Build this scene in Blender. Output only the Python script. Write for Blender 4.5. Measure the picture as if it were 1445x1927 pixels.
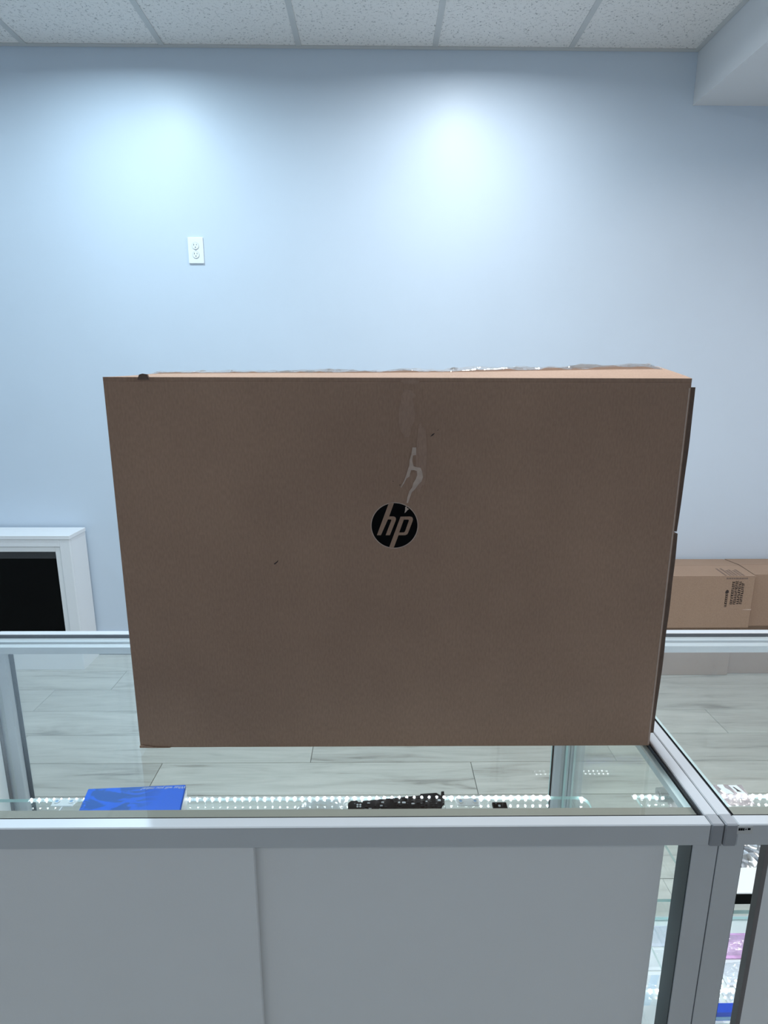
import bpy, bmesh, math, random
import numpy as np
from mathutils import Matrix, Vector, noise

random.seed(7)
for o in list(bpy.data.objects):
    bpy.data.objects.remove(o)
scene = bpy.context.scene
COL = scene.collection

# ------------------------------------------------------------------ camera
F_PX, CX, CY = 1105.0, 722.5, 963.5
PITCH, ROLL, YAW = 0.2262, 0.0026, 0.0108
CAM = Vector((0, 0, 1.49))
def cam_axes(p, r, y):
    Rz = np.array([[math.cos(y), -math.sin(y), 0], [math.sin(y), math.cos(y), 0], [0, 0, 1]])
    B = np.array([[1, 0, 0], [0, 0, -1], [0, 1, 0.]])
    Rp = np.array([[1, 0, 0], [0, math.cos(p), -math.sin(p)], [0, math.sin(p), math.cos(p)]])
    Rr = np.array([[math.cos(r), -math.sin(r), 0], [math.sin(r), math.cos(r), 0], [0, 0, 1]])
    return Rr @ Rp @ B @ Rz
AX = cam_axes(PITCH, ROLL, YAW)
cd = bpy.data.cameras.new('camera')
cam = bpy.data.objects.new('camera', cd)
COL.objects.link(cam)
cd.sensor_fit = 'HORIZONTAL'; cd.sensor_width = 36.0
cd.lens = F_PX / 1445 * 36.0
cd.clip_start = 0.01
mw = Matrix.Identity(4)
for i in range(3):
    mw[i][0] = AX[0][i]; mw[i][1] = -AX[1][i]; mw[i][2] = -AX[2][i]; mw[i][3] = CAM[i]
cam.matrix_world = mw
scene.camera = cam

# ------------------------------------------------------------------ world, exposure
w = bpy.data.worlds.new('world'); scene.world = w
w.use_nodes = True
w.node_tree.nodes['Background'].inputs[0].default_value = (0.6, 0.7, 0.8, 1)
w.node_tree.nodes['Background'].inputs[1].default_value = 0.05
vs = scene.view_settings
vs.view_transform = 'Standard'; vs.look = 'None'; vs.gamma = 1.0; vs.exposure = 0.0
vs.use_curve_mapping = False
scene.cycles.transparent_max_bounces = 32
scene.cycles.max_bounces = 14
scene.cycles.diffuse_bounces = 8

LAMP_COL = (0.84, 0.935, 1.0)
LAMP_W = 14.4
LED_STRENGTH = 55.0

# ------------------------------------------------------------------ materials
def new_mat(name):
    m = bpy.data.materials.new(name); m.use_nodes = True
    nt = m.node_tree; nt.nodes.clear()
    out = nt.nodes.new('ShaderNodeOutputMaterial')
    return m, nt, out
def N(nt, t, **kw):
    n = nt.nodes.new(t)
    for k, v in kw.items():
        if k.startswith('_'): setattr(n, k[1:], v)
        else: n.inputs[k].default_value = v
    return n
def L(nt, a, ao, b, bi): nt.links.new(a.outputs[ao], b.inputs[bi])
def c4(c): return (c[0], c[1], c[2], 1)

def pbr(name, col, rough=0.5, metal=0.0, var=0.0, vscale=8.0, bump=0.0, bscale=60.0, stretch=(1, 1, 1), spec=0.5, emit=None, es=0.0):
    """Plain principled surface with a little noise in colour and relief."""
    m, nt, out = new_mat(name)
    b = N(nt, 'ShaderNodeBsdfPrincipled', **{'Base Color': c4(col), 'Roughness': rough, 'Metallic': metal, 'Specular IOR Level': spec})
    L(nt, b, 0, out, 0)
    tc = N(nt, 'ShaderNodeTexCoord'); mp = N(nt, 'ShaderNodeMapping'); mp.inputs['Scale'].default_value = stretch
    L(nt, tc, 'Object', mp, 0)
    if var > 0:
        nz = N(nt, 'ShaderNodeTexNoise', Scale=vscale, Detail=5.0)
        L(nt, mp, 0, nz, 'Vector')
        cr = N(nt, 'ShaderNodeValToRGB')
        cr.color_ramp.elements[0].position = 0.3; cr.color_ramp.elements[1].position = 0.7
        cr.color_ramp.elements[0].color = c4([x * (1 - var) for x in col]); cr.color_ramp.elements[1].color = c4([min(1, x * (1 + var)) for x in col])
        L(nt, nz, 0, cr, 0); L(nt, cr, 0, b, 'Base Color')
    if bump > 0:
        n2 = N(nt, 'ShaderNodeTexNoise', Scale=bscale, Detail=4.0)
        L(nt, mp, 0, n2, 'Vector')
        bp = N(nt, 'ShaderNodeBump', Strength=bump, Distance=0.002)
        L(nt, n2, 0, bp, 'Height'); L(nt, bp, 0, b, 'Normal')
    if emit:
        b.inputs['Emission Color'].default_value = c4(emit); b.inputs['Emission Strength'].default_value = es
    return m

def glass_mat(name, tint=(0.978, 0.992, 0.986), ior=1.5, rough=0.0):
    """Clear pane: Fresnel reflection over plain see-through, same on both faces."""
    m, nt, out = new_mat(name)
    tr = N(nt, 'ShaderNodeBsdfTransparent', Color=c4(tint))
    gl = N(nt, 'ShaderNodeBsdfGlossy', Color=(1, 1, 1, 1), Roughness=rough)
    g = N(nt, 'ShaderNodeNewGeometry')
    mx = N(nt, 'ShaderNodeMix'); mx.data_type = 'FLOAT'
    mx.inputs[2].default_value = ior; mx.inputs[3].default_value = 1.0 / ior
    L(nt, g, 'Backfacing', mx, 0)
    fr = N(nt, 'ShaderNodeFresnel'); L(nt, mx, 0, fr, 'IOR')
    ms = N(nt, 'ShaderNodeMixShader')
    L(nt, fr, 0, ms, 0); L(nt, tr, 0, ms, 1); L(nt, gl, 0, ms, 2); L(nt, ms, 0, out, 0)
    return m

def film_mat(name, tint=(0.9, 0.9, 0.92), gloss=0.25, rough=0.08, bump=0.4, bscale=45, body=0.1, bodycol=(0.8, 0.8, 0.82)):
    """Crinkled clear plastic film."""
    m, nt, out = new_mat(name)
    tr = N(nt, 'ShaderNodeBsdfTransparent', Color=c4(tint))
    gl = N(nt, 'ShaderNodeBsdfGlossy', Color=(1, 1, 1, 1), Roughness=rough)
    df = N(nt, 'ShaderNodeBsdfDiffuse', Color=c4(bodycol))
    tc = N(nt, 'ShaderNodeTexCoord')
    nz = N(nt, 'ShaderNodeTexNoise', Scale=bscale, Detail=3.0); L(nt, tc, 'Object', nz, 'Vector')
    bp = N(nt, 'ShaderNodeBump', Strength=bump, Distance=0.01); L(nt, nz, 0, bp, 'Height'); L(nt, bp, 0, gl, 'Normal')
    m1 = N(nt, 'ShaderNodeMixShader', Fac=body); L(nt, tr, 0, m1, 1); L(nt, df, 0, m1, 2)
    m2 = N(nt, 'ShaderNodeMixShader', Fac=gloss); L(nt, m1, 0, m2, 1); L(nt, gl, 0, m2, 2)
    L(nt, m2, 0, out, 0)
    return m

def cardboard(name, col, scale=1.0, dark=0.8):
    m, nt, out = new_mat(name)
    b = N(nt, 'ShaderNodeBsdfPrincipled', Roughness=0.82, **{'Specular IOR Level': 0.25}); L(nt, b, 0, out, 0)
    tc = N(nt, 'ShaderNodeTexCoord')
    # broad mottling
    n1 = N(nt, 'ShaderNodeTexNoise', Scale=3.2 * scale, Detail=6.0, Roughness=0.6); L(nt, tc, 'Object', n1, 'Vector')
    cr = N(nt, 'ShaderNodeValToRGB'); e = cr.color_ramp.elements
    e[0].position = 0.32; e[1].position = 0.72
    e[0].color = c4([col[0] * dark, col[1] * dark * 0.99, col[2] * dark]); e[1].color = c4(col)
    L(nt, n1, 0, cr, 0)
    # fine paper fibre
    mp = N(nt, 'ShaderNodeMapping'); mp.inputs['Scale'].default_value = (1, 1, 0.35); L(nt, tc, 'Object', mp, 0)
    n2 = N(nt, 'ShaderNodeTexNoise', Scale=420.0, Detail=2.0); L(nt, mp, 0, n2, 'Vector')
    mul = N(nt, 'ShaderNodeMix'); mul.data_type = 'RGBA'; mul.blend_type = 'MULTIPLY'; mul.inputs[0].default_value = 0.35
    L(nt, cr, 0, mul, 6); L(nt, n2, 0, mul, 7)
    # sparse dark scuffs
    n3 = N(nt, 'ShaderNodeTexNoise', Scale=9.0 * scale, Detail=8.0, Roughness=0.75); L(nt, tc, 'Object', n3, 'Vector')
    c3 = N(nt, 'ShaderNodeValToRGB'); c3.color_ramp.elements[0].position = 0.20; c3.color_ramp.elements[1].position = 0.34
    c3.color_ramp.elements[0].color = (0.6, 0.6, 0.6, 1); c3.color_ramp.elements[1].color = (1, 1, 1, 1)
    L(nt, n3, 0, c3, 0)
    mu2 = N(nt, 'ShaderNodeMix'); mu2.data_type = 'RGBA'; mu2.blend_type = 'MULTIPLY'; mu2.inputs[0].default_value = 1.0
    L(nt, mul, 2, mu2, 6); L(nt, c3, 0, mu2, 7)
    L(nt, mu2, 2, b, 'Base Color')
    # faint flute lines
    wv = N(nt, 'ShaderNodeTexWave', Scale=60.0, Distortion=0.3); wv.bands_direction = 'X'; L(nt, tc, 'Object', wv, 'Vector')
    ad = N(nt, 'ShaderNodeMath', _operation='ADD'); L(nt, wv, 1, ad, 0); L(nt, n2, 0, ad, 1)
    bp = N(nt, 'ShaderNodeBump', Strength=0.06, Distance=0.001); L(nt, ad, 0, bp, 'Height'); L(nt, bp, 0, b, 'Normal')
    return m

def plank_mat():
    m, nt, out = new_mat('grey_wood_plank')
    b = N(nt, 'ShaderNodeBsdfPrincipled', Roughness=0.42, **{'Specular IOR Level': 0.4}); L(nt, b, 0, out, 0)
    tc = N(nt, 'ShaderNodeTexCoord'); oi = N(nt, 'ShaderNodeObjectInfo')
    off = N(nt, 'ShaderNodeVectorMath', _operation='MULTIPLY_ADD')
    cmb = N(nt, 'ShaderNodeCombineXYZ')
    L(nt, oi, 'Random', cmb, 0); L(nt, oi, 'Random', cmb, 1); L(nt, oi, 'Random', cmb, 2)
    off.inputs[1].default_value = (37, 61, 13)
    L(nt, cmb, 0, off, 0); L(nt, tc, 'Object', off, 2)
    mp = N(nt, 'ShaderNodeMapping'); mp.inputs['Scale'].default_value = (0.9, 7.0, 1.0); L(nt, off, 0, mp, 0)
    n1 = N(nt, 'ShaderNodeTexNoise', Scale=2.4, Detail=8.0, Roughness=0.62, Distortion=0.9); L(nt, mp, 0, n1, 'Vector')
    mp2 = N(nt, 'ShaderNodeMapping'); mp2.inputs['Scale'].default_value = (2.0, 60.0, 1.0); L(nt, off, 0, mp2, 0)
    n2 = N(nt, 'ShaderNodeTexNoise', Scale=2.0, Detail=4.0, Distortion=0.4); L(nt, mp2, 0, n2, 'Vector')
    ad = N(nt, 'ShaderNodeMath', _operation='MULTIPLY_ADD'); ad.inputs[1].default_value = 0.28; L(nt, n2, 0, ad, 0); L(nt, n1, 0, ad, 2)
    cr = N(nt, 'ShaderNodeValToRGB'); e = cr.color_ramp.elements
    e[0].position = 0.43; e[0].color = (0.20, 0.19, 0.168, 1)
    e[1].position = 0.80; e[1].color = (0.52, 0.497, 0.45, 1)
    k = cr.color_ramp.elements.new(0.53); k.color = (0.375, 0.353, 0.315, 1)
    k = cr.color_ramp.elements.new(0.62); k.color = (0.445, 0.427, 0.385, 1)
    L(nt, ad, 0, cr, 0)
    # knots
    vo = N(nt, 'ShaderNodeTexVoronoi', Scale=1.9); mp3 = N(nt, 'ShaderNodeMapping'); mp3.inputs['Scale'].default_value = (1.0, 2.6, 1.0)
    L(nt, off, 0, mp3, 0); L(nt, mp3, 0, vo, 'Vector')
    ck = N(nt, 'ShaderNodeValToRGB'); ck.color_ramp.elements[0].position = 0.02; ck.color_ramp.elements[1].position = 0.14
    ck.color_ramp.elements[0].color = (0.62, 0.60, 0.58, 1); ck.color_ramp.elements[1].color = (1, 1, 1, 1)
    L(nt, vo, 'Distance', ck, 0)
    mu = N(nt, 'ShaderNodeMix'); mu.data_type = 'RGBA'; mu.blend_type = 'MULTIPLY'; mu.inputs[0].default_value = 0.9
    L(nt, cr, 0, mu, 6); L(nt, ck, 0, mu, 7)
    hv = N(nt, 'ShaderNodeHueSaturation'); 
    mr = N(nt, 'ShaderNodeMapRange'); mr.inputs[3].default_value = 0.92; mr.inputs[4].default_value = 1.08
    L(nt, oi, 'Random', mr, 0); L(nt, mr, 0, hv, 'Value'); L(nt, mu, 2, hv, 'Color')
    L(nt, hv, 0, b, 'Base Color')
    bp = N(nt, 'ShaderNodeBump', Strength=0.08, Distance=0.001); L(nt, n2, 0, bp, 'Height'); L(nt, bp, 0, b, 'Normal')
    return m

def tile_mat():
    m, nt, out = new_mat('fissured_ceiling_tile')
    b = N(nt, 'ShaderNodeBsdfPrincipled', Roughness=0.95, **{'Specular IOR Level': 0.1}); L(nt, b, 0, out, 0)
    tc = N(nt, 'ShaderNodeTexCoord'); oi = N(nt, 'ShaderNodeObjectInfo')
    ad = N(nt, 'ShaderNodeVectorMath', _operation='ADD'); L(nt, tc, 'Object', ad, 0)
    sc = N(nt, 'ShaderNodeVectorMath', _operation='SCALE'); cm = N(nt, 'ShaderNodeCombineXYZ')
    L(nt, oi, 'Random', cm, 0); L(nt, oi, 'Random', cm, 1); L(nt, cm, 0, sc, 0); sc.inputs['Scale'].default_value = 40
    L(nt, sc, 0, ad, 1)
    # worm-like fissures: thin level lines of a noise, broken up by a second one
    n1 = N(nt, 'ShaderNodeTexNoise', Scale=66.0, Detail=1.5, Distortion=0.8); L(nt, ad, 0, n1, 'Vector')
    s = N(nt, 'ShaderNodeMath', _operation='SUBTRACT'); s.inputs[1].default_value = 0.5; L(nt, n1, 0, s, 0)
    a = N(nt, 'ShaderNodeMath', _operation='ABSOLUTE'); L(nt, s, 0, a, 0)
    r1 = N(nt, 'ShaderNodeValToRGB'); r1.color_ramp.elements[0].position = 0.014; r1.color_ramp.elements[1].position = 0.03
    r1.color_ramp.elements[0].color = (1, 1, 1, 1); r1.color_ramp.elements[1].color = (0, 0, 0, 1); L(nt, a, 0, r1, 0)
    n2 = N(nt, 'ShaderNodeTexNoise', Scale=75.0, Detail=1.0); L(nt, ad, 0, n2, 'Vector')
    r2 = N(nt, 'ShaderNodeValToRGB'); r2.color_ramp.elements[0].position = 0.50; r2.color_ramp.elements[1].position = 0.56; L(nt, n2, 0, r2, 0)
    mu = N(nt, 'ShaderNodeMath', _operation='MULTIPLY'); L(nt, r1, 0, mu, 0); L(nt, r2, 0, mu, 1)
    n3 = N(nt, 'ShaderNodeTexNoise', Scale=300.0, Detail=1.0); L(nt, ad, 0, n3, 'Vector')
    cr = N(nt, 'ShaderNodeMix'); cr.data_type = 'RGBA'
    cr.inputs[6].default_value = (0.80, 0.775, 0.75, 1); cr.inputs[7].default_value = (0.44, 0.43, 0.42, 1)
    L(nt, mu, 0, cr, 0); L(nt, cr, 2, b, 'Base Color')
    h = N(nt, 'ShaderNodeMath', _operation='MULTIPLY_ADD'); h.inputs[1].default_value = -1.0; L(nt, mu, 0, h, 0)
    h2 = N(nt, 'ShaderNodeMath', _operation='MULTIPLY'); h2.inputs[1].default_value = 0.25; L(nt, n3, 0, h2, 0); L(nt, h2, 0, h, 2)
    bp = N(nt, 'ShaderNodeBump', Strength=0.5, Distance=0.002); L(nt, h, 0, bp, 'Height'); L(nt, bp, 0, b, 'Normal')
    return m

def foil_mat():
    m, nt, out = new_mat('crinkled_foil')
    b = N(nt, 'ShaderNodeBsdfPrincipled', Roughness=0.16, Metallic=1.0, **{'Base Color': (0.9, 0.88, 0.88, 1)}); L(nt, b, 0, out, 0)
    tc = N(nt, 'ShaderNodeTexCoord')
    v = N(nt, 'ShaderNodeTexVoronoi', Scale=55.0); L(nt, tc, 'Object', v, 'Vector')
    bp = N(nt, 'ShaderNodeBump', Strength=0.9, Distance=0.01); L(nt, v, 'Distance', bp, 'Height'); L(nt, bp, 0, b, 'Normal')
    return m

M = {}
M['wall'] = pbr('pale_grey_wall_paint', (0.61, 0.685, 0.775), 0.42, var=0.012, vscale=3, bump=0.10, bscale=230, spec=0.35)
M['soffit'] = pbr('soffit_paint', (0.70, 0.705, 0.715), 0.6, bump=0.08, bscale=230)
M['base'] = pbr('white_trim_paint', (0.80, 0.80, 0.80), 0.35)
M['tile'] = tile_mat()
M['tee'] = pbr('grid_tee_enamel', (0.56, 0.56, 0.55), 0.5)
M['plank'] = plank_mat()
M['joint'] = pbr('plank_joint_dark', (0.16, 0.155, 0.145), 0.8)
M['slab'] = pbr('subfloor', (0.14, 0.135, 0.13), 0.9, var=0.1)
M['alu'] = pbr('satin_aluminium', (0.57, 0.59, 0.615), 0.42, metal=0.3, var=0.03, vscale=6, bump=0.02, bscale=300)
M['alu_dark'] = pbr('grey_plastic_corner', (0.30, 0.31, 0.33), 0.5, var=0.02)
M['alu_rib'] = pbr('anodised_ledge', (0.27, 0.26, 0.225), 0.6, var=0.03)
M['ledge_pale'] = pbr('pale_ledge', (0.62, 0.72, 0.73), 0.4)
M['post_shade'] = pbr('dark_slate_shade', (0.035, 0.048, 0.055), 0.5, var=0.1, vscale=4)  # shade on the near posts' inner faces, as a dark colour
M['gasket'] = pbr('black_rubber_gasket', (0.012, 0.012, 0.015), 0.6)
M['glass'] = glass_mat('clear_glass')
M['edge'] = pbr('green_glass_edge', (0.58, 0.82, 0.80), 0.2, var=0.05)
M['door'] = pbr('white_laminate', (0.82, 0.82, 0.815), 0.55, var=0.01, bump=0.05, bscale=500)
M['doortrim'] = pbr('dark_door_edging', (0.16, 0.145, 0.145), 0.5)
M['kraft'] = cardboard('kraft_cardboard', (0.485, 0.312, 0.222))
M['kraft2'] = cardboard('warm_kraft_cardboard', (0.43, 0.295, 0.21), 0.8, 0.9)
M['kraft_dark'] = cardboard('kraft_flap_shade', (0.20, 0.14, 0.11))  # side flaps' shadow is put into this darker card colour
M['kraft_pale'] = pbr('torn_paper_and_highlight', (0.50, 0.385, 0.32), 0.9, var=0.12, vscale=120)  # torn paper, and the carton's painted edge highlight
M['kraft_smear'] = cardboard('tape_residue', (0.525, 0.345, 0.255))
M['ink'] = pbr('black_print_ink', (0.003, 0.003, 0.0035), 0.6, spec=0.06)
M['ink_soft'] = pbr('faded_print_ink', (0.035, 0.022, 0.02), 0.8)
M['ink_faint'] = pbr('faint_print_ink', (0.17, 0.12, 0.10), 0.8)
M['tape'] = film_mat('packing_tape', (0.93, 0.90, 0.87), 0.55, 0.05, 0.9, 38, 0.05, (0.8, 0.78, 0.75))
M['white'] = pbr('white_painted_wood', (0.80, 0.80, 0.81), 0.4, var=0.008)
M['black'] = pbr('black_firebox', (0.003, 0.003, 0.003), 0.5, spec=0.08)
M['mesh'] = pbr('charcoal_mesh', (0.035, 0.035, 0.037), 0.6, var=0.2, vscale=400)
M['plate'] = pbr('white_plastic_plate', (0.86, 0.88, 0.88), 0.3)
M['slot'] = pbr('outlet_slot', (0.10, 0.11, 0.11), 0.6)
M['ring'] = pbr('outlet_groove', (0.50, 0.52, 0.52), 0.5)
M['led'] = pbr('lit_led', (1, 1, 1), 0.4, emit=(0.88, 0.95, 1.0), es=LED_STRENGTH)
M['ledtape'] = film_mat('clear_led_tape', (0.95, 0.96, 0.97), 0.1, 0.2, 0.1, 80, 0.15, (0.85, 0.87, 0.9))
M['lens'] = pbr('lit_lamp_lens', (1, 1, 1), 0.4, emit=(0.85, 0.94, 1.0), es=6.0)
M['blue'] = None
M['pcb'] = pbr('black_circuit_board', (0.006, 0.006, 0.008), 0.55, var=0.3, vscale=120, spec=0.1)
M['chip'] = pbr('charcoal_chip', (0.025, 0.025, 0.03), 0.5, spec=0.15)
M['chip2'] = pbr('silver_solder', (0.55, 0.55, 0.56), 0.35, metal=0.6)
M['bag'] = film_mat('clear_poly_bag', (0.93, 0.94, 0.95), 0.14, 0.12, 0.7, 70, 0.12, (0.75, 0.78, 0.8))
M['bagpink'] = film_mat('pinkish_antistatic_bag', (0.88, 0.82, 0.84), 0.16, 0.12, 0.7, 70, 0.25, (0.66, 0.56, 0.58))
M['foil'] = foil_mat()
M['lav'] = pbr('lavender_packaging', (0.62, 0.60, 0.80), 0.25, var=0.25, vscale=30)
M['pink'] = pbr('pink_packaging', (0.75, 0.40, 0.72), 0.25, var=0.3, vscale=40)
M['palepk'] = pbr('pale_packaging', (0.80, 0.79, 0.86), 0.25, var=0.1, vscale=30)
M['sky'] = pbr('sky_blue_packaging', (0.36, 0.60, 0.90), 0.3, var=0.1, vscale=20)
M['royal'] = pbr('royal_blue_card', (0.0, 0.07, 0.72), 0.35)
M['paper'] = pbr('white_card', (0.84, 0.85, 0.86), 0.45)
M['darkgrey'] = pbr('dark_grey_rubber', (0.07, 0.075, 0.075), 0.6)
def blue_mat():
    m, nt, out = new_mat('printed_blue_card')
    b = N(nt, 'ShaderNodeBsdfPrincipled', Roughness=0.3); L(nt, b, 0, out, 0)
    tc = N(nt, 'ShaderNodeTexCoord')
    mp = N(nt, 'ShaderNodeMapping'); mp.inputs['Scale'].default_value = (7, 14, 1); L(nt, tc, 'Object', mp, 0)
    n = N(nt, 'ShaderNodeTexNoise', Scale=2.0, Detail=4.0, Distortion=2.2); L(nt, mp, 0, n, 'Vector')
    cr = N(nt, 'ShaderNodeValToRGB'); e = cr.color_ramp.elements
    cr.color_ramp.interpolation = 'EASE'
    e[0].position = 0.44; e[0].color = (0.005, 0.11, 0.50, 1); e[1].position = 0.52; e[1].color = (0.0, 0.15, 0.90, 1)
    # the printed figure fades out to plain blue towards the right end
    sx = N(nt, 'ShaderNodeSeparateXYZ'); L(nt, tc, 'Object', sx, 0)
    mr = N(nt, 'ShaderNodeMapRange'); mr.inputs[1].default_value = 0.0; mr.inputs[2].default_value = 0.04; L(nt, sx, 0, mr, 0)
    mx = N(nt, 'ShaderNodeMix'); mx.data_type = 'RGBA'; mx.inputs[7].default_value = (0.0, 0.15, 0.90, 1)
    L(nt, n, 0, cr, 0); L(nt, mr, 0, mx, 0); L(nt, cr, 0, mx, 6); L(nt, mx, 2, b, 'Base Color')
    return m
M['blue'] = blue_mat()

# ------------------------------------------------------------------ builders
def wloc(o):
    v = Vector((0, 0, 0))
    while o is not None:
        v += o.location; o = o.parent
    return v
def link(name, bm, mat, parent=None, smooth=False, origin=None):
    """World-space bmesh -> one object; origin is its parent's base, or a given point."""
    base = wloc(parent)
    org = Vector(origin) if origin is not None else base
    bmesh.ops.translate(bm, verts=bm.verts, vec=-org)
    me = bpy.data.meshes.new(name); bm.to_mesh(me); bm.free()
    mats = mat if isinstance(mat, (list, tuple)) else [mat]
    for m in mats: me.materials.append(M[m])
    if smooth:
        for p in me.polygons: p.use_smooth = True
    o = bpy.data.objects.new(name, me); COL.objects.link(o)
    o.parent = parent
    o.location = org - base
    return o
def tag(o, label=None, cat=None, group=None, kind=None):
    if label: o['label'] = label
    if cat: o['category'] = cat
    if group: o['group'] = group
    if kind: o['kind'] = kind
    return o
def thing(name, loc, label, cat, group=None):
    o = bpy.data.objects.new(name, None); COL.objects.link(o)
    o.location = loc; o.empty_display_size = 0.05
    return tag(o, label, cat, group)
def add_box(bm, x0, x1, y0, y1, z0, z1, bev=0.0, seg=1):
    r = bmesh.ops.create_cube(bm, size=1.0)
    vs_ = r['verts']
    for v in vs_:
        v.co = Vector(((x0 + x1) / 2 + v.co.x * (x1 - x0), (y0 + y1) / 2 + v.co.y * (y1 - y0), (z0 + z1) / 2 + v.co.z * (z1 - z0)))
    if bev > 0:
        es = list({e for v in vs_ for e in v.link_edges})
        bmesh.ops.bevel(bm, geom=es, offset=bev, segments=seg, affect='EDGES', profile=0.7)
def box(name, x0, x1, y0, y1, z0, z1, mat, parent=None, bev=0.0, seg=1, origin=None):
    bm = bmesh.new(); add_box(bm, x0, x1, y0, y1, z0, z1, bev, seg)
    return link(name, bm, mat, parent, origin=origin)
def prism(name, pts, z0, z1, mat, parent=None, plane='XY', bev=0.0):
    """Extrude a 2-D outline. plane XY: z0..z1 along Z; XZ: along Y (z0 = front)."""
    bm = bmesh.new()
    f3 = (lambda p, t: (p[0], p[1], t)) if plane == 'XY' else (lambda p, t: (p[0], t, p[1]))
    a = [bm.verts.new(f3(p, z0)) for p in pts]; b = [bm.verts.new(f3(p, z1)) for p in pts]
    bm.faces.new(a); bm.faces.new(b)
    n = len(pts)
    for i in range(n): bm.faces.new((a[i], a[(i + 1) % n], b[(i + 1) % n], b[i]))
    bmesh.ops.recalc_face_normals(bm, faces=bm.faces)
    if bev > 0: bmesh.ops.bevel(bm, geom=list(bm.edges), offset=bev, segments=1, affect='EDGES')
    return link(name, bm, mat, parent)
def cyl(name, c, r, h, mat, parent=None, axis='Z', seg=24, r2=None, smooth=False):
    bm = bmesh.new()
    bmesh.ops.create_cone(bm, cap_ends=True, segments=seg, radius1=r, radius2=r if r2 is None else r2, depth=h)
    if axis == 'Y': bmesh.ops.rotate(bm, verts=bm.verts, cent=(0, 0, 0), matrix=Matrix.Rotation(math.pi / 2, 3, 'X'))
    if axis == 'X': bmesh.ops.rotate(bm, verts=bm.verts, cent=(0, 0, 0), matrix=Matrix.Rotation(math.pi / 2, 3, 'Y'))
    bmesh.ops.translate(bm, verts=bm.verts, vec=Vector(c))
    return link(name, bm, mat, parent, smooth)
def ring(name, c, r0, r1, z0, z1, mat, parent=None, axis='Z', seg=40):
    bm = bmesh.new(); V_ = []
    for i in range(seg):
        t = 2 * math.pi * i / seg
        row = []
        for r, z in ((r0, z0), (r1, z0), (r1, z1), (r0, z1)):
            p = (r * math.cos(t), r * math.sin(t), z)
            if axis == 'Y': p = (p[0], p[2], p[1])
            row.append(bm.verts.new(Vector(c) + Vector(p)))
        V_.append(row)
    for i in range(seg):
        a, b = V_[i], V_[(i + 1) % seg]
        for k in range(4): bm.faces.new((a[k], a[(k + 1) % 4], b[(k + 1) % 4], b[k]))
    bmesh.ops.recalc_face_normals(bm, faces=bm.faces)
    return link(name, bm, mat, parent)
def pane(name, x0, x1, y0, y1, z0, z1, parent, thin='Z', rim='edge'):
    """Glass sheet: clear large faces, green rim."""
    bm = bmesh.new(); add_box(bm, x0, x1, y0, y1, z0, z1)
    ax = 'XYZ'.index(thin)
    for f in bm.faces:
        f.normal_update()
        f.material_index = 0 if abs(f.normal[ax]) > 0.5 else 1
    return link(name, bm, ['glass', rim], parent)
def sheet(name, quad, nx, ny, fn, mat, parent=None, thick=0.0, smooth=True):
    """Grid over a bilinear quad (p00,p10,p11,p01), offset along Z by fn(u,v)."""
    bm = bmesh.new(); q = [Vector(p) for p in quad]; G = []
    for j in range(ny + 1):
        for i in range(nx + 1):
            u, v = i / nx, j / ny
            p = q[0] * (1 - u) * (1 - v) + q[1] * u * (1 - v) + q[2] * u * v + q[3] * (1 - u) * v
            p = p + Vector((0, 0, fn(u, v))); G.append(bm.verts.new(p))
    for j in range(ny):
        for i in range(nx):
            k = j * (nx + 1) + i
            bm.faces.new((G[k], G[k + 1], G[k + nx + 2], G[k + nx + 1]))
    if thick > 0:
        r = bmesh.ops.extrude_face_region(bm, geom=list(bm.faces))
        vs2 = [g for g in r['geom'] if isinstance(g, bmesh.types.BMVert)]
        bmesh.ops.translate(bm, verts=vs2, vec=(0, 0, thick))
        bmesh.ops.recalc_face_normals(bm, faces=bm.faces)
    return link(name, bm, mat, parent, smooth)
def text_mesh(name, body, size, mat, parent, mtx, shear=0.0):
    cu = bpy.data.curves.new(name, 'FONT'); cu.body = body; cu.size = size; cu.shear = shear
    cu.align_x = 'CENTER'; cu.align_y = 'CENTER'
    t = bpy.data.objects.new(name + '_tmp', cu); COL.objects.link(t)
    dg = bpy.context.evaluated_depsgraph_get()
    me = bpy.data.meshes.new_from_object(t.evaluated_get(dg))
    bpy.data.objects.remove(t); bpy.data.curves.remove(cu)
    me.name = name
    me.transform(Matrix.Translation(-wloc(parent)) @ mtx)
    me.materials.clear(); me.materials.append(M[mat])
    o = bpy.data.objects.new(name, me); COL.objects.link(o); o.parent = parent
    return o

# ------------------------------------------------------------------ room shell
WY, CZ = 3.0, 2.91            # back wall, ceiling
XL, XR, YF = -3.12, 3.2, -2.4
SX, SZ = 1.43, 2.695          # bulkhead on the right
T = 0.965                     # counter top
tag(box('wall_back', XL, XR, WY, WY + 0.1, 0, CZ + 0.15, 'wall'), 'pale grey painted wall behind the counter, lit by ceiling downlights', kind='structure')
tag(box('wall_left', XL - 0.1, XL, YF, WY, 0, CZ + 0.15, 'wall'), 'pale grey painted wall at the left of the shop', kind='structure')
tag(box('wall_right', XR, XR + 0.1, YF, WY, 0, CZ + 0.15, 'wall'), 'pale grey painted wall at the right of the shop', kind='structure')
tag(box('wall_front', XL, XR, YF - 0.1, YF, 0, CZ + 0.15, 'wall'), 'pale grey painted wall on the viewing side', kind='structure')
tag(box('trim_1', SX, XR, YF, WY - 0.0005, SZ, CZ + 0.15, 'soffit'), 'boxed bulkhead running along the right side of the ceiling', kind='structure')
tag(box('baseboard_back', XL, XR, WY - 0.014, WY - 0.0005, 0.0, 0.133, 'base', bev=0.004), 'white baseboard along the foot of the pale grey wall', kind='structure')

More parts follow.
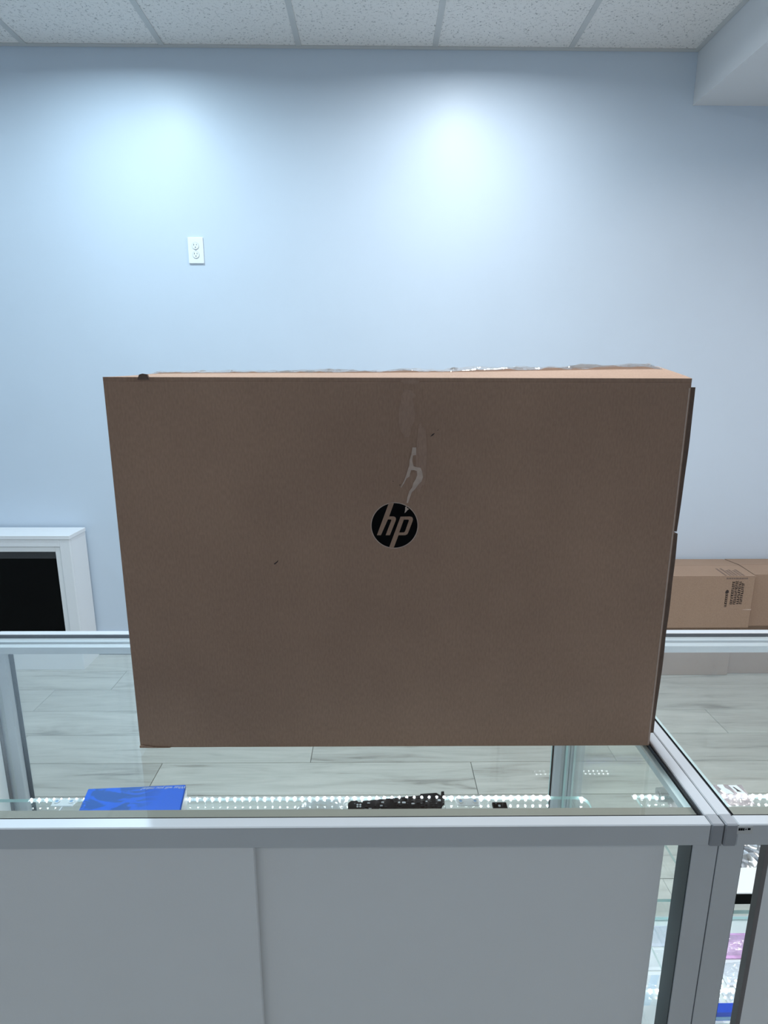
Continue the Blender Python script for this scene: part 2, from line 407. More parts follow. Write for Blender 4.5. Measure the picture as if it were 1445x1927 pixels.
# floor: individual planks over a dark sub-floor
floor = tag(box('floor', XL, XR, YF, WY, -0.06, -0.006, 'slab'), 'grey wood-look plank floor', kind='structure')
PW, PL = 0.187, 1.22
pm = {}
def plank_mesh(ln):
    key = round(ln, 3)
    if key not in pm:
        bm = bmesh.new(); add_box(bm, 0, ln - 0.0022, 0, PW - 0.0022, -0.006, 0.0, 0.0012)
        me = bpy.data.meshes.new('plank'); bm.to_mesh(me); bm.free(); me.materials.append(M['plank']); pm[key] = me
    return pm[key]
row = 0; y = WY - 0.0155
offs = [0.30, 0.62, 0.89, 0.25, 0.806, 0.17]
while y > YF:
    y0 = y - PW
    x = XL - offs[row % 6]
    while x < XR:
        a, b_ = max(x, XL + 0.001), min(x + PL, XR)
        if b_ - a > 0.02 and y0 > YF:
            o = bpy.data.objects.new('plank', plank_mesh(b_ - a)); COL.objects.link(o)
            o.parent = floor; o.location = (a, y0, 0)
        x += PL
    y = y0; row += 1

# ceiling: slab, lay-in tiles and tee grid
ceil = tag(box('ceiling', XL, SX, YF, WY, CZ + 0.03, CZ + 0.15, 'slab'), 'suspended ceiling of white fissured tiles in a metal grid', kind='structure')
PITCH_T = 0.6015
xs = [-1.552 + PITCH_T * k for k in range(-3, 6)]
xs = [x for x in xs if XL + 0.05 < x < SX - 0.05]
ys = [WY - PITCH_T * k for k in range(1, 9) if WY - PITCH_T * k > YF + 0.05]
xe = [XL] + xs + [SX]; ye = [WY] + ys + [YF]
for i in range(len(xe) - 1):
    for j in range(len(ye) - 1):
        x0, x1, y1, y0 = xe[i] + 0.002, xe[i + 1] - 0.002, ye[j] - 0.002, ye[j + 1] + 0.002
        box('ceiling_tile', x0, x1, y0, y1, CZ, CZ + 0.016, 'tile', ceil, bev=0.002, origin=((x0 + x1) / 2, (y0 + y1) / 2, CZ))
for x in xs:
    box('grid_tee', x - 0.012, x + 0.012, YF, WY - 0.001, CZ - 0.003, CZ + 0.0005, 'tee', ceil, origin=(x, 0, CZ))
for y in ys:
    box('grid_tee', XL, SX - 0.001, y - 0.012, y + 0.012, CZ - 0.0027, CZ + 0.0003, 'tee', ceil, origin=(0, y, CZ))
box('wall_angle', XL, SX - 0.001, WY - 0.022, WY - 0.001, CZ - 0.004, CZ + 0.0006, 'tee', ceil)
box('wall_angle', SX - 0.022, SX - 0.001, YF, WY - 0.022, CZ - 0.004, CZ + 0.0006, 'tee', ceil)

# ------------------------------------------------------------------ downlights (wall-washing row, plus unseen fill lamps added)
def downlight(x, y, watt, label, col=LAMP_COL, z=CZ):
    t = thing('downlight', (x, y, z), label, 'light', 'recessed ceiling downlights')
    ring('trim_ring', (x, y, z - 0.008), 0.062, 0.085, 0.0, 0.0075, 'plate', t)
    cyl('lens', (x, y, z - 0.0055), 0.062, 0.003, 'lens', t, seg=32)
    ld = bpy.data.lights.new('downlight_lamp', 'AREA'); ld.shape = 'DISK'; ld.size = 0.12
    ld.energy = watt; ld.color = col; ld.spread = math.radians(168)
    lo = bpy.data.objects.new('downlight_lamp', ld); COL.objects.link(lo); lo.parent = t
    lo.location = (0, 0, -0.012)
COOL, COOLER, WARM = LAMP_COL, (0.68, 0.88, 1.0), (1.0, 0.90, 0.82)
downlight(-1.09, 2.36, LAMP_W * 0.95, 'recessed round ceiling downlight washing the wall above the outlet', COOLER)
downlight(0.41, 2.36, LAMP_W * 0.92, 'recessed round ceiling downlight washing the wall above the large carton', COOL)
downlight(-2.59, 2.36, LAMP_W * 0.5, 'recessed round ceiling downlight beyond the left edge, near the fireplace', COOLER)
downlight(-1.09, 0.95, LAMP_W * 1.55, 'unseen fill downlight added over the counter, on the left', COOLER)  # unseen row over the counter, added to raise the ambient light
downlight(0.41, 0.95, LAMP_W * 1.7, 'unseen fill downlight added over the counter, in the middle', COOL)
downlight(2.05, 1.15, LAMP_W * 1.75, 'unseen fill downlight added in the bulkhead on the right', (1.0, 0.90, 0.84), SZ)  # unseen lamp added to brighten the right side
for x, nm in ((-1.09, 'left'), (0.41, 'right')):
    downlight(x, -1.35, LAMP_W * 0.215, 'dim unseen fill downlight added on the %s behind the counter' % nm, WARM)  # unseen lamps added to fill the carton front and doors

# ------------------------------------------------------------------ showcases
YN, YB = 0.601, 1.160         # staff-side and customer-side faces
SH = (0.795, 0.60, 0.40)      # glass shelf heights
def led_row(case, z, x0, x1, y, only=None):
    st = box('led_tape', x0, x1, y - 0.004, y + 0.004, z, z + 0.0016, 'ledtape', case, origin=(x0, y, z))
    bm = bmesh.new(); bmesh.ops.create_uvsphere(bm, u_segments=8, v_segments=5, radius=0.0019)
    for v in bm.verts: v.co.z *= 0.9
    me = bpy.data.meshes.new('led_chip'); bm.to_mesh(me); bm.free(); me.materials.append(M['led'])
    x = x0 + 0.004; st0 = wloc(st)
    while x < x1:
        c = bpy.data.objects.new('led_chip', me); COL.objects.link(c); c.parent = st
        c.location = Vector((x, y, z + 0.0030)) - st0
        k_ = min(1.25, max(0.72, 0.72 + (x + 0.30) * 0.9)); c.scale = (k_, k_, k_)  # glare is put into chip size, growing to the right
        x += 0.0126
def showcase(name, X0, X1, label, solid_end, doors):
    t = thing(name, ((X0 + X1) / 2, (YN + YB) / 2, 0), label, 'display case')
    rz0 = T - 0.030
    rw = 0.0165
    cap = 0.016
    # top frame rails and corner caps
    box('top_rail', X0 + cap, X1 - cap, YN, YN + rw, rz0, T, 'alu', t, bev=0.0012)
    box('top_rail', X0 + cap, X1 - cap, YB - rw, YB, rz0, T, 'alu', t, bev=0.0012)
    box('top_rail', X0, X0 + rw, YN + rw, YB - rw, rz0, T, 'alu', t, bev=0.0012)
    box('top_rail', X1 - rw, X1, YN + rw, YB - rw, rz0, T, 'alu', t, bev=0.0012)
    for cx in (X0, X1 - cap):
        for cy in (YN - 0.0008, YB - rw):
            box('corner_cap', cx + 0.0003, cx + cap - 0.0003, cy, cy + rw + 0.0005, rz0 - 0.001, T + 0.0008, 'alu_dark', t, bev=0.0015)
    # glass top in its gasket, resting on inner ledges
    ix0, ix1, iy0, iy1 = X0 + rw, X1 - rw, YN + rw, YB - rw
    g = 0.0035
    for a in ((ix0, ix0 + g, iy0 + 0.0014, iy1 - 0.002), (ix1 - g, ix1, iy0 + 0.0014, iy1 - 0.002), (ix0, ix1, iy1 - 0.0018, iy1), (ix0, ix1, iy0, iy0 + 0.0012)):
        box('gasket', a[0], a[1], a[2], a[3], T - 0.0165, T - 0.0035, 'gasket', t)
    pane('glass_top', ix0 + g, ix1 - g, iy0 + 0.0014, iy1 - 0.002, T - 0.007, T - 0.001, t, 'Z', 'gasket')
    lz = T - 0.0075
    box('inner_ledge', ix0, ix1, iy0 + g, iy0 + 0.022, lz - 0.010, lz, 'alu_rib', t)
    box('inner_ledge', ix0, ix1, iy1 - 0.020, iy1 - g, lz - 0.0035, lz, 'alu', t)
    box('inner_rail', ix0, ix1, iy1 - 0.036, iy1 - 0.020, lz - 0.020, lz - 0.0045, 'alu', t, bev=0.001)
    box('inner_ledge', ix0 + g, ix0 + 0.013, iy0 + 0.022, iy1 - 0.036, lz - 0.010, lz, 'ledge_pale', t)
    box('inner_ledge', ix1 - 0.013, ix1 - g, iy0 + 0.022, iy1 - 0.036, lz - 0.010, lz, 'ledge_pale', t)
    # corner posts: outer square tube with two glazing fins
    pw0, pw1 = (0.040 if solid_end else 0.031), 0.031
    for px, pw, sx_ in ((X0 + 0.0002, pw0, 1), (X1 - 0.0002 - pw1, pw1, -1)):
        fx = px + pw if sx_ > 0 else px
        p = box('post', px, px + pw, YN + 0.006, YN + 0.006 + 0.031, 0.10, rz0 - 0.001, 'alu', t, bev=0.0006)
        box('post_shade', min(fx, fx + sx_ * 0.0012), max(fx, fx + sx_ * 0.0012), YN + 0.0075, YN + 0.006 + 0.0285, 0.102, rz0 - 0.002, 'post_shade', p)  # dark strip paints the shade on the post's inner face
        p = box('post', px, px + pw, YB - 0.037, YB - 0.006, 0.10, rz0 - 0.001, 'alu', t, bev=0.001)
        fx = px + pw if sx_ > 0 else px
        box('glazing_fin', min(fx, fx + sx_ * 0.0014), max(fx, fx + sx_ * 0.0014), YB - 0.006 - 0.017, YB - 0.010, 0.10, rz0 - 0.001, 'gasket', p)
        gx = px + pw * 0.42
        box('groove', gx, gx + 0.006, YB - 0.0376, YB - 0.037, 0.10, rz0 - 0.001, 'ring', p)
    # glazing
    pane('front_glass', X0 + 0.034, X1 - 0.034, YB - 0.020, YB - 0.014, 0.23, rz0 + 0.002, t, 'Y')
    if solid_end:
        box('end_panel', X0 + 0.003, X0 + 0.010, YN + 0.040, YB - 0.0455, 0.23, rz0 - 0.001, 'paper', t)
        box('panel_gasket', X0 + 0.003, X0 + 0.0125, YB - 0.0452, YB - 0.0378, 0.23, rz0 - 0.001, 'doortrim', t)
    else:
        pane('end_glass', X0 + 0.006, X0 + 0.011, YN + 0.040, YB - 0.040, 0.23, rz0 + 0.002, t, 'X')
    pane('end_glass', X1 - 0.011, X1 - 0.006, YN + 0.040, YB - 0.040, 0.23, rz0 + 0.002, t, 'X')
    # deck and plinth
    box('deck', X0 + 0.006, X1 - 0.006, YN + 0.040, YB - 0.006, 0.205, 0.225, 'door', t)
    box('plinth', X0 + 0.006, X1 - 0.006, YB - 0.024, YB - 0.006, 0.0, 0.204, 'door', t)
    box('plinth', X0 + 0.006, X0 + 0.024, YN + 0.040, YB - 0.024, 0.0, 0.204, 'door', t)
    box('plinth', X1 - 0.024, X1 - 0.006, YN + 0.040, YB - 0.024, 0.0, 0.204, 'door', t)
    box('bottom_track', X0 + 0.033, X1 - 0.033, YN + 0.006, YN + 0.036, 0.08, 0.10, 'alu', t)
    for a, b_ , lay in doors:
        y0 = YN + 0.008 + lay * 0.015
        d = box('sliding_door', a, b_, y0, y0 + 0.009, 0.101, rz0 - 0.001, 'door', t, bev=0.0006)
        if lay == 2: pass
    return t
left_case = showcase('display_case', -0.812, 0.4185, 'aluminium and glass display case carrying the large brown carton', True,
                     [(-0.767, -0.152, 0), (-0.185, 0.362, 1)])
right_case = showcase('display_case', 0.4195, 1.640, 'aluminium and glass display case at the right with small sticker on its rail', False,
                      [(0.485, 1.10, 0), (1.05, 1.607, 1)])
# dark edging on the near end of the right case's door
for d in right_case.children:
    if d.name.startswith('sliding_door') and d.data.vertices[0].co.x + right_case.location.x < 1.0:
        box('edge_trim', 0.4795, 0.4852, YN + 0.0075, YN + 0.0175, 0.102, T - 0.032, 'doortrim', d)
        break
# sticker on the right case's rail
stk = box('sticker', 0.4325, 0.4530, YN - 0.0004, YN, 0.9520, 0.9628, 'tee', right_case)
for k, (a, b_) in enumerate(((0.4355, 0.4378), (0.4382, 0.4405), (0.4409, 0.4428), (0.4440, 0.4452), (0.4466, 0.4500))):
    box('print', a, b_, YN - 0.0006, YN - 0.0004, 0.9570 + (0.0006 if k > 2 else 0), 0.9604 - (0.0008 if k == 3 else 0), 'ink', stk)

# shelves with LED tape along the far edge
def shelf(case, x0, x1, y0, y1, z, corner=0.0):
    pts = [(x0, y0), (x1, y0)]
    if corner:
        for k in range(7):
            a = k / 6 * math.pi / 2
            pts.append((x1 - corner + corner * math.cos(a), y1 - corner + corner * math.sin(a)))
    else: pts.append((x1, y1))
    pts.append((x0, y1))
    o = prism('glass_shelf', pts, z - 0.006, z, 'glass', case)
    o.data.materials.append(M['edge'])
    for p in o.data.polygons:
        if abs(p.normal.z) < 0.5: p.material_index = 1
    return o
shelf(left_case, -0.782, 0.355, 0.642, 0.862, SH[0], 0.016)
led_row(left_case, SH[0], -0.585, 0.292, 0.858)
led_row(left_case, SH[0], 0.340, 0.350, 0.853)
shelf(left_case, -0.782, 0.355, 0.642, 0.845, SH[1])
shelf(left_case, -0.782, 0.355, 0.642, 0.845, SH[2])
shelf(right_case, 0.440, 1.600, 0.642, 0.862, SH[0])
led_row(right_case, SH[0], 0.432, 1.590, 0.858)
shelf(right_case, 0.440, 1.600, 0.642, 0.845, SH[1])
shelf(right_case, 0.440, 1.600, 0.642, 0.845, SH[2])
led_row(right_case, SH[2], 0.442, 0.660, 0.841)

# ------------------------------------------------------------------ the large carton
BX0, BX1, BY, BD, BZ = -0.344, 0.397, 0.756, 0.200, 1.489
carton = thing('cardboard_box', ((BX0 + BX1) / 2, BY + BD / 2, T), 'large brown cardboard carton with round black logo standing on the glass counter', 'box')
bm = bmesh.new(); add_box(bm, BX0, BX1, BY, BY + BD, T + 0.0006, BZ - 0.0049, 0.0018, 2)
link('carton_body', bm, 'kraft', carton)
def ridge(x):
    pts = [(-0.344, 0.0015), (-0.30, 0.0065), (-0.2, 0.0075), (0.0, 0.009), (0.1, 0.0105), (0.218, 0.0135), (0.33, 0.0165), (0.388, 0.0172), (0.397, 0.0165)]
    for (a, ya), (b_, yb) in zip(pts, pts[1:]):
        if x <= b_: return ya + (yb - ya) * (x - a) / (b_ - a)
    return pts[-1][1]
def top_flap(name, y0, y1, flip):
    bm = bmesh.new(); nx, ny = 40, 6; Tn = []; Bn = []
    for j in range(ny + 1):
        for i in range(nx + 1):
            x = BX0 + (BX1 - BX0) * i / nx; v = j / ny
            y_ = y0 + (y1 - y0) * v
            k = v ** 0.92
            z_ = BZ + (ridge(x)) * k
            Tn.append(bm.verts.new((x, y_, z_))); Bn.append(bm.verts.new((x, y_, z_ - 0.0055)))
    W_ = nx + 1
    for j in range(ny):
        for i in range(nx):
            k = j * W_ + i
            bm.faces.new((Tn[k], Tn[k + 1], Tn[k + W_ + 1], Tn[k + W_])); bm.faces.new((Bn[k], Bn[k + W_], Bn[k + W_ + 1], Bn[k + 1]))
    for j in range(ny):
        for k, s in ((j * W_, 1), (j * W_ + nx, -1)): bm.faces.new((Tn[k], Tn[k + W_], Bn[k + W_], Bn[k]))
    for i in range(nx):
        for k in (i, ny * W_ + i): bm.faces.new((Tn[k], Tn[k + 1], Bn[k + 1], Bn[k]))
    bmesh.ops.recalc_face_normals(bm, faces=bm.faces)
    return link(name, bm, 'kraft', carton)
top_flap('top_flap', BY + 0.0008, BY + BD / 2 - 0.001, False)
top_flap('top_flap', BY + BD - 0.0008, BY + BD / 2 + 0.001, True)
# crinkled clear tape along the top seam
def tape_z(u, v):
    x = BX0 + 0.03 + u * 0.725
    fall = abs(v - 0.5) * 2
    y_off = fall * 0.03
    k = (1 - y_off / (BD / 2)) ** 0.92
    crk = 0.0050 * (0.5 + u) * max(0, noise.noise(Vector((x * 22, v * 3.0, 1.3)))) + 0.0022 * max(0, noise.noise(Vector((x * 75, v * 9, 4.1))))
    return ridge(x) * k + 0.0008 + crk
sheet('packing_tape', [(BX0 + 0.03, BY + BD / 2 - 0.03, BZ), (BX1 - 0.016 + 0.011, BY + BD / 2 - 0.03, BZ), (BX1 - 0.005, BY + BD / 2 + 0.03, BZ), (BX0 + 0.03, BY + BD / 2 + 0.03, BZ)], 160, 14, tape_z, 'tape', carton)
# side flaps on the right end, standing proud, with a gap between them
def side_flap(name, z0, z1, x_a, x_b, seed):
    bm = bmesh.new(); n = 18; ring_ = []
    for i in range(n + 1):
        z_ = z0 + (z1 - z0) * i / n
        bulge = 0.0016 * math.sin(i / n * math.pi) + 0.0011 * noise.noise(Vector((z_ * 18, seed, 0)))
        xo = x_a + (x_b - x_a) * i / n + bulge
        ring_.append([bm.verts.new(p) for p in ((BX1 - 0.001, BY + 0.0085, z_), (xo, BY + 0.0085, z_), (xo, BY + BD / 2 - 0.002, z_), (BX1 - 0.001, BY + BD / 2 - 0.002, z_))])
    for a, b_ in zip(ring_, ring_[1:]):
        for k in range(4): bm.faces.new((a[k], a[(k + 1) % 4], b_[(k + 1) % 4], b_[k]))
    bm.faces.new(ring_[0]); bm.faces.new(ring_[-1])
    bmesh.ops.recalc_face_normals(bm, faces=bm.faces)
    return link(name, bm, 'kraft_dark', carton)
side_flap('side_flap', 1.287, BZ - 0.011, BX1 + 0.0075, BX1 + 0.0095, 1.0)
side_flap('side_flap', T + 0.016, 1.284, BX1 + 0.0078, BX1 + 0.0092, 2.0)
# front sheet edge board, small torn tab and dents
prism('torn_tab', [(-0.3005, BZ - 0.003), (-0.298, BZ + 0.0030), (-0.294, BZ + 0.0042), (-0.288, BZ + 0.0034), (-0.2855, BZ - 0.003)], BY - 0.0006, BY + 0.003, 'kraft_dark', carton, 'XZ')
prism('torn_tab', [(-0.344, T + 0.0045), (-0.337, T + 0.0052), (-0.322, T + 0.0022), (-0.300, T + 0.0012), (-0.322, T + 0.0010), (-0.344, T + 0.0012)], BY - 0.0016, BY + 0.001, 'kraft', carton, 'XZ')
# round logo: black disc, thin pale rim, letters in bare card
LC = (0.0222, 1.2975); LR = 0.0305
def lp(px, py): return (LC[0] + (px - 548) / 228 * LR, LC[1] - (py - 1542) / 228 * LR)
logo = cyl('logo_disc', (LC[0], BY - 0.00015, LC[1]), LR, 0.0004, 'ink', carton, 'Y', 72)
ring('logo_rim', (LC[0], BY, LC[1]), LR + 0.0001, LR + 0.0011, -0.0003, 0.0, 'kraft_pale', logo, 'Y', 72)
hp = [(490, 1314), (541, 1311), (494, 1448), (540, 1448), (556, 1456), (562, 1472), (559, 1490), (502, 1640), (460, 1640), (515, 1490), (516, 1482), (510, 1478), (482, 1478), (413, 1640), (373, 1640)]
pp_ = [(607, 1450), (700, 1448), (722, 1455), (731, 1475), (727, 1495), (686, 1610), (676, 1630), (655, 1640), (588, 1640), (541, 1772), (495, 1768)]
ph = [(640, 1480), (683, 1480), (690, 1486), (688, 1494), (652, 1602), (640, 1611), (595, 1611)]
prism('logo_letter', [lp(*p) for p in hp], BY - 0.0006, BY - 0.0003, 'kraft', logo, 'XZ')
prism('logo_letter', [lp(*p) for p in pp_], BY - 0.0006, BY - 0.0003, 'kraft', logo, 'XZ')
prism('logo_letter_eye', [lp(*p) for p in ph], BY - 0.0008, BY - 0.0005, 'ink', logo, 'XZ')
# peeled-paper streak above the logo, smears and scuffs
def lq(px, py):
    x, z = lp(px, py); dz = z - LC[1]
    return (x, LC[1] + dz * (1 - 0.046 * max(0.0, dz) / 0.203))
def mark(name, pts, mat, d=0.0004):
    return prism(name, [lq(*p) for p in pts], BY - d - 0.0003, BY - 0.0003, mat, carton, 'XZ')
mark('peeled_paper', [(715, 745), (750, 745), (752, 822), (722, 826), (715, 880), (728, 935), (760, 945), (795, 950), (812, 985), (822, 1045), (808, 1090), (775, 1125), (745, 1170), (715, 1200), (700, 1245), (678, 1310), (664, 1310), (672, 1255), (690, 1190), (718, 1150), (728, 1105), (750, 1070), (765, 1030), (762, 985), (735, 975), (705, 975), (695, 1010), (690, 1040), (662, 1060), (640, 1105), (610, 1155), (604, 1148), (640, 1080), (660, 1020), (672, 975), (686, 930), (690, 870), (706, 815)], 'kraft_pale', 0.0007)
mark('peeled_paper', [(652, 1352), (664, 1345), (672, 1362), (690, 1372), (676, 1380), (660, 1400), (646, 1412), (652, 1380)], 'kraft_pale', 0.0008)
def smear(cx_, cy_, rx, ry, seed):
    pts = []
    for k in range(26):
        a = 2 * math.pi * k / 26
        r = 1 + 0.35 * noise.noise(Vector((math.cos(a) * 1.7, math.sin(a) * 1.7, seed)))
        pts.append((cx_ + rx * r * math.cos(a), cy_ + ry * r * math.sin(a)))
    return mark('tape_residue', pts, 'kraft_smear', 0.0001 + 0.00002 * seed)
smear(690, 78, 90, 28, 1); smear(650, 420, 75, 240, 4); smear(640, 520, 45, 100, 6); smear(800, 850, 60, 320, 8); smear(670, 210, 60, 50, 11)
for pts in ([(885, 638), (905, 610), (930, 598), (912, 622)], [(948, 575), (965, 562), (960, 572)], [(1018, 503), (1026, 502), (1022, 508)], [(526, 1088), (536, 1086), (534, 1096)], [(590, 1130), (602, 1118), (600, 1132)]):
    mark('scuff', pts, 'ink_soft', 0.0003)
box('edge_highlight', BX1 - 0.0030, BX1 - 0.0014, BY - 0.0003, BY + 0.0005, T + 0.004, BZ - 0.012, 'kraft_pale', carton)  # pale strip paints the light caught by the front edge bevel
dsc = [(-0.140, 1.2445), (-0.136, 1.2475), (-0.1335, 1.2500), (-0.1345, 1.2470), (-0.1385, 1.2435)]
prism('scuff', dsc, BY - 0.0003, BY - 0.0001, 'ink_soft', carton, 'XZ')

# ------------------------------------------------------------------ wall outlet
OX, OZ = -0.861, 2.071
out_ = thing('wall_outlet', (OX, WY, OZ), 'white duplex electrical outlet on the pale grey wall', 'outlet')
box('cover_plate', OX - 0.036, OX + 0.036, WY - 0.007, WY - 0.0002, OZ - 0.058, OZ + 0.058, 'plate', out_, bev=0.003, seg=2)
for dz in (0.0195, -0.0195):
    rc = ring('receptacle', (OX, WY - 0.0085, OZ + dz), 0.0150, 0.0165, 0, 0.002, 'ring', out_, 'Y', 28)
    cyl('receptacle_face', (OX, WY - 0.0082, OZ + dz), 0.0150, 0.003, 'plate', rc, 'Y', 28)
    box('slot', OX - 0.0085, OX - 0.0058, WY - 0.0101, WY - 0.0096, OZ + dz + 0.001, OZ + dz + 0.0085, 'slot', rc)
    box('slot', OX + 0.0048, OX + 0.0070, WY - 0.0101, WY - 0.0096, OZ + dz + 0.002, OZ + dz + 0.0080, 'slot', rc)
    cyl('ground_hole', (OX, WY - 0.0098, OZ + dz - 0.0065), 0.0026, 0.0006, 'slot', rc, 'Y', 12)
cyl('screw', (OX, WY - 0.0072, OZ), 0.0028, 0.0012, 'ring', out_, 'Y', 12)

# ------------------------------------------------------------------ white fireplace surround
FX1, FX0, FY, FZ = -1.528, -2.62, 2.817, 0.722
fp = thing('electric_fireplace', ((FX0 + FX1) / 2, FY, 0), 'white electric fireplace with black opening standing against the wall', 'fireplace')
FB = WY - 0.020
ox0, ox1, oz0, oz1 = FX0 + 0.078, FX1 - 0.078, 0.15, 0.636
box('top_board', FX0 - 0.004, FX1 + 0.004, FY - 0.004, FB, FZ - 0.020, FZ, 'white', fp, bev=0.0015)
box('side_panel', FX1 - 0.020, FX1, FY + 0.018, FB, 0.0, FZ - 0.0205, 'white', fp)
box('side_panel', FX0, FX0 + 0.020, FY + 0.018, FB, 0.0, FZ - 0.0205, 'white', fp)
box('stile', FX1 - 0.050, FX1, FY, FY + 0.0178, 0.096, FZ - 0.0205, 'white', fp, bev=0.001)
box('stile', FX0, FX0 + 0.050, FY, FY + 0.0178, 0.096, FZ - 0.0205, 'white', fp, bev=0.001)
box('head_rail', FX0 + 0.0505, FX1 - 0.0505, FY, FY + 0.0178, 0.664, FZ - 0.0205, 'white', fp, bev=0.001)
box('plinth_board', FX0 - 0.002, FX1 + 0.002, FY - 0.006, FY + 0.0178, 0.0, 0.0955, 'white', fp, bev=0.001)
# inner bezel, dark mesh strip and firebox
for nm, a in (('bezel', (ox1, FX1 - 0.051, 0.0965, 0.6635)), ('bezel', (FX0 + 0.051, ox0, 0.0965, 0.6635)), ('bezel', (ox0 + 0.0003, ox1 - 0.0003, oz1, 0.6635)), ('bezel', (ox0 + 0.0003, ox1 - 0.0003, 0.0965, oz0))):
    box(nm, a[0], a[1], FY + 0.005, FY + 0.0170, a[2], a[3], 'base', fp, bev=0.002)
box('mesh_strip', ox0 + 0.0005, ox1 - 0.0005, FY + 0.011, FY + 0.016, 0.600, oz1 - 0.0005, 'mesh', fp)
box('fire_glass', ox0 + 0.0005, ox1 - 0.0005, FY + 0.012, FY + 0.016, oz0 + 0.0005, 0.5995, 'black', fp)
box('back_panel', FX0 + 0.021, FX1 - 0.021, FY + 0.04, FB, 0.01, FZ - 0.022, 'white', fp)

# ------------------------------------------------------------------ cartons along the wall at the right
def plain_carton(x0, x1, y0, y1, z0, z1, label, yaw=0.0, lift=0.0):
    t = thing('shipping_carton', ((x0 + x1) / 2, (y0 + y1) / 2, z0), label, 'box', 'shipping cartons stacked along the wall')
    hx, hy, h = (x1 - x0) / 2, (y1 - y0) / 2, z1 - z0
    c = wloc(t)
    box('carton_body', c.x - hx, c.x + hx, c.y - hy, c.y + hy, z0 + 0.0005, z1 - 0.0035, 'kraft2', t, bev=0.002)
    for s in (-1, 1):
        a, b_ = sorted((s * 0.0006, s * (hx - 0.0005)))
        # two long flaps meeting front to back
        ya, yb = sorted((s * 0.0008, s * (hy - 0.0006)))
        fl = lambda u, v, s=s: lift * ((v if s < 0 else 1 - v) if True else 0)
        sheet('top_flap', [(c.x - hx + 0.0006, c.y + ya, z1 - 0.0034), (c.x + hx - 0.0006, c.y + ya, z1 - 0.0034), (c.x + hx - 0.0006, c.y + yb, z1 - 0.0034), (c.x - hx + 0.0006, c.y + yb, z1 - 0.0034)], 4, 3, fl, 'kraft2', t, 0.0034, smooth=False)
    t.rotation_euler.z = yaw
    return t
lowA = plain_carton(1.20, 1.795, 2.735, 2.975, 0.0, 0.272, 'brown carton on the floor under the printed carton', 0.0)
lowB = plain_carton(1.800, 2.40, 2.752, 2.978, 0.0, 0.275, 'brown carton on the floor at the far right, below the unprinted carton', 0.0)
upA = plain_carton(1.245, 1.843, 2.700, 2.975, 0.2765, 0.548, 'brown carton with black printing lying on top by the wall', 0.0, 0.010)
upB = plain_carton(1.850, 2.45, 2.722, 2.980, 0.2765, 0.548, 'unprinted brown carton at the far right beside the printed one', 0.0, 0.010)
# printing on the upper carton: rows of illegible characters reading upwards, a small mark, a strip along the edge
rp = random.Random(3)
def print_rows(parent, x_list, z0, z1, y, mat, wd=0.0120):
    for x, a, b_ in x_list:
        bm = bmesh.new(); z = z0 + a
        while z < z1 + b_:
            ln = rp.uniform(0.005, 0.011)
            kind = rp.random()
            add_box(bm, x - wd / 2, x + wd / 2, y - 0.0004, y, z, z + ln * 0.55)
            if kind < 0.75: add_box(bm, x - wd / 2, x - wd / 2 + 0.003, y - 0.0004, y, z, z + ln)
            if kind > 0.35: add_box(bm, x + wd / 2 - 0.003, x + wd / 2, y - 0.0004, y, z, z + ln)
            z += ln + 0.0018
        link('print_row', bm, mat, parent)
yF = 2.700
print_rows(upA, [(1.7385, 0.0, 0.0), (1.7545, 0.0, 0.0), (1.7705, 0.002, 0.0), (1.7860, 0.002, -0.012)], 0.402, 0.520, yF, 'ink_soft')
print_rows(upA, [(1.7120, 0.0, 0.0)], 0.388, 0.452, yF, 'ink_soft', 0.011)
prism('print_mark', [(1.703, 0.460), (1.712, 0.457), (1.721, 0.464), (1.718, 0.476), (1.710, 0.478), (1.704, 0.470)], yF - 0.0004, yF, 'ink_soft', upA, 'XZ')
bm = bmesh.new(); x = 1.700
while x < 1.806:
    wd = rp.uniform(0.006, 0.014); add_box(bm, x, min(x + wd, 1.806), yF - 0.0004, yF, 0.5325, 0.5400); x += wd + 0.0022
link('print_row', bm, 'ink_faint', upA)
for k, x in enumerate((1.700, 1.722, 1.738, 1.754, 1.772, 1.788)):
    bm = bmesh.new(); y_ = 2.706
    while y_ < (2.80 if k < 2 else 2.775):
        ln = rp.uniform(0.006, 0.014)
        # follows the slightly raised front flap
        zt = 0.548 + 0.010 * ((y_ - 2.700) / 0.137) + 0.0004
        add_box(bm, x - 0.005, x + 0.005, y_, y_ + ln, zt, zt + 0.0006); y_ += ln + 0.004
    link('print_row', bm, 'ink_faint', upA)
prism('torn_tab', [(1.795, 0.374), (1.8432, 0.378), (1.8432, 0.371), (1.815, 0.3725)], yF - 0.0006, yF, 'kraft_pale', upA, 'XZ')

# ------------------------------------------------------------------ goods on the upper glass shelf of the left case
SZ0 = SH[0]
# blue box, printed upside down as seen from here
bb = thing('blue_box', (-0.390, 0.795, SZ0), 'flat blue retail box with white lettering on the glass shelf', 'box')
bq = [(-0.462, 0.748), (-0.316, 0.738), (-0.318, 0.855), (-0.477, 0.846)]
prism('box_body', [(-0.458, 0.740), (-0.300, 0.738), (-0.319, 0.853), (-0.476, 0.844)], SZ0 + 0.0006, SZ0 + 0.034, 'blue', bb, bev=0.0012)
prism('side_label', [(-0.2996, 0.742), (-0.2988, 0.742), (-0.3172, 0.849), (-0.3180, 0.849)], SZ0 + 0.004, SZ0 + 0.031, 'paper', bb)
mt = Matrix.Translation((-0.352, 0.8445, SZ0 + 0.0343)) @ Matrix.Rotation(math.pi + 0.045, 4, 'Z')
text_mesh('lettering', 'What will you make?', 0.0085, 'paper', bb, mt, 0.3)

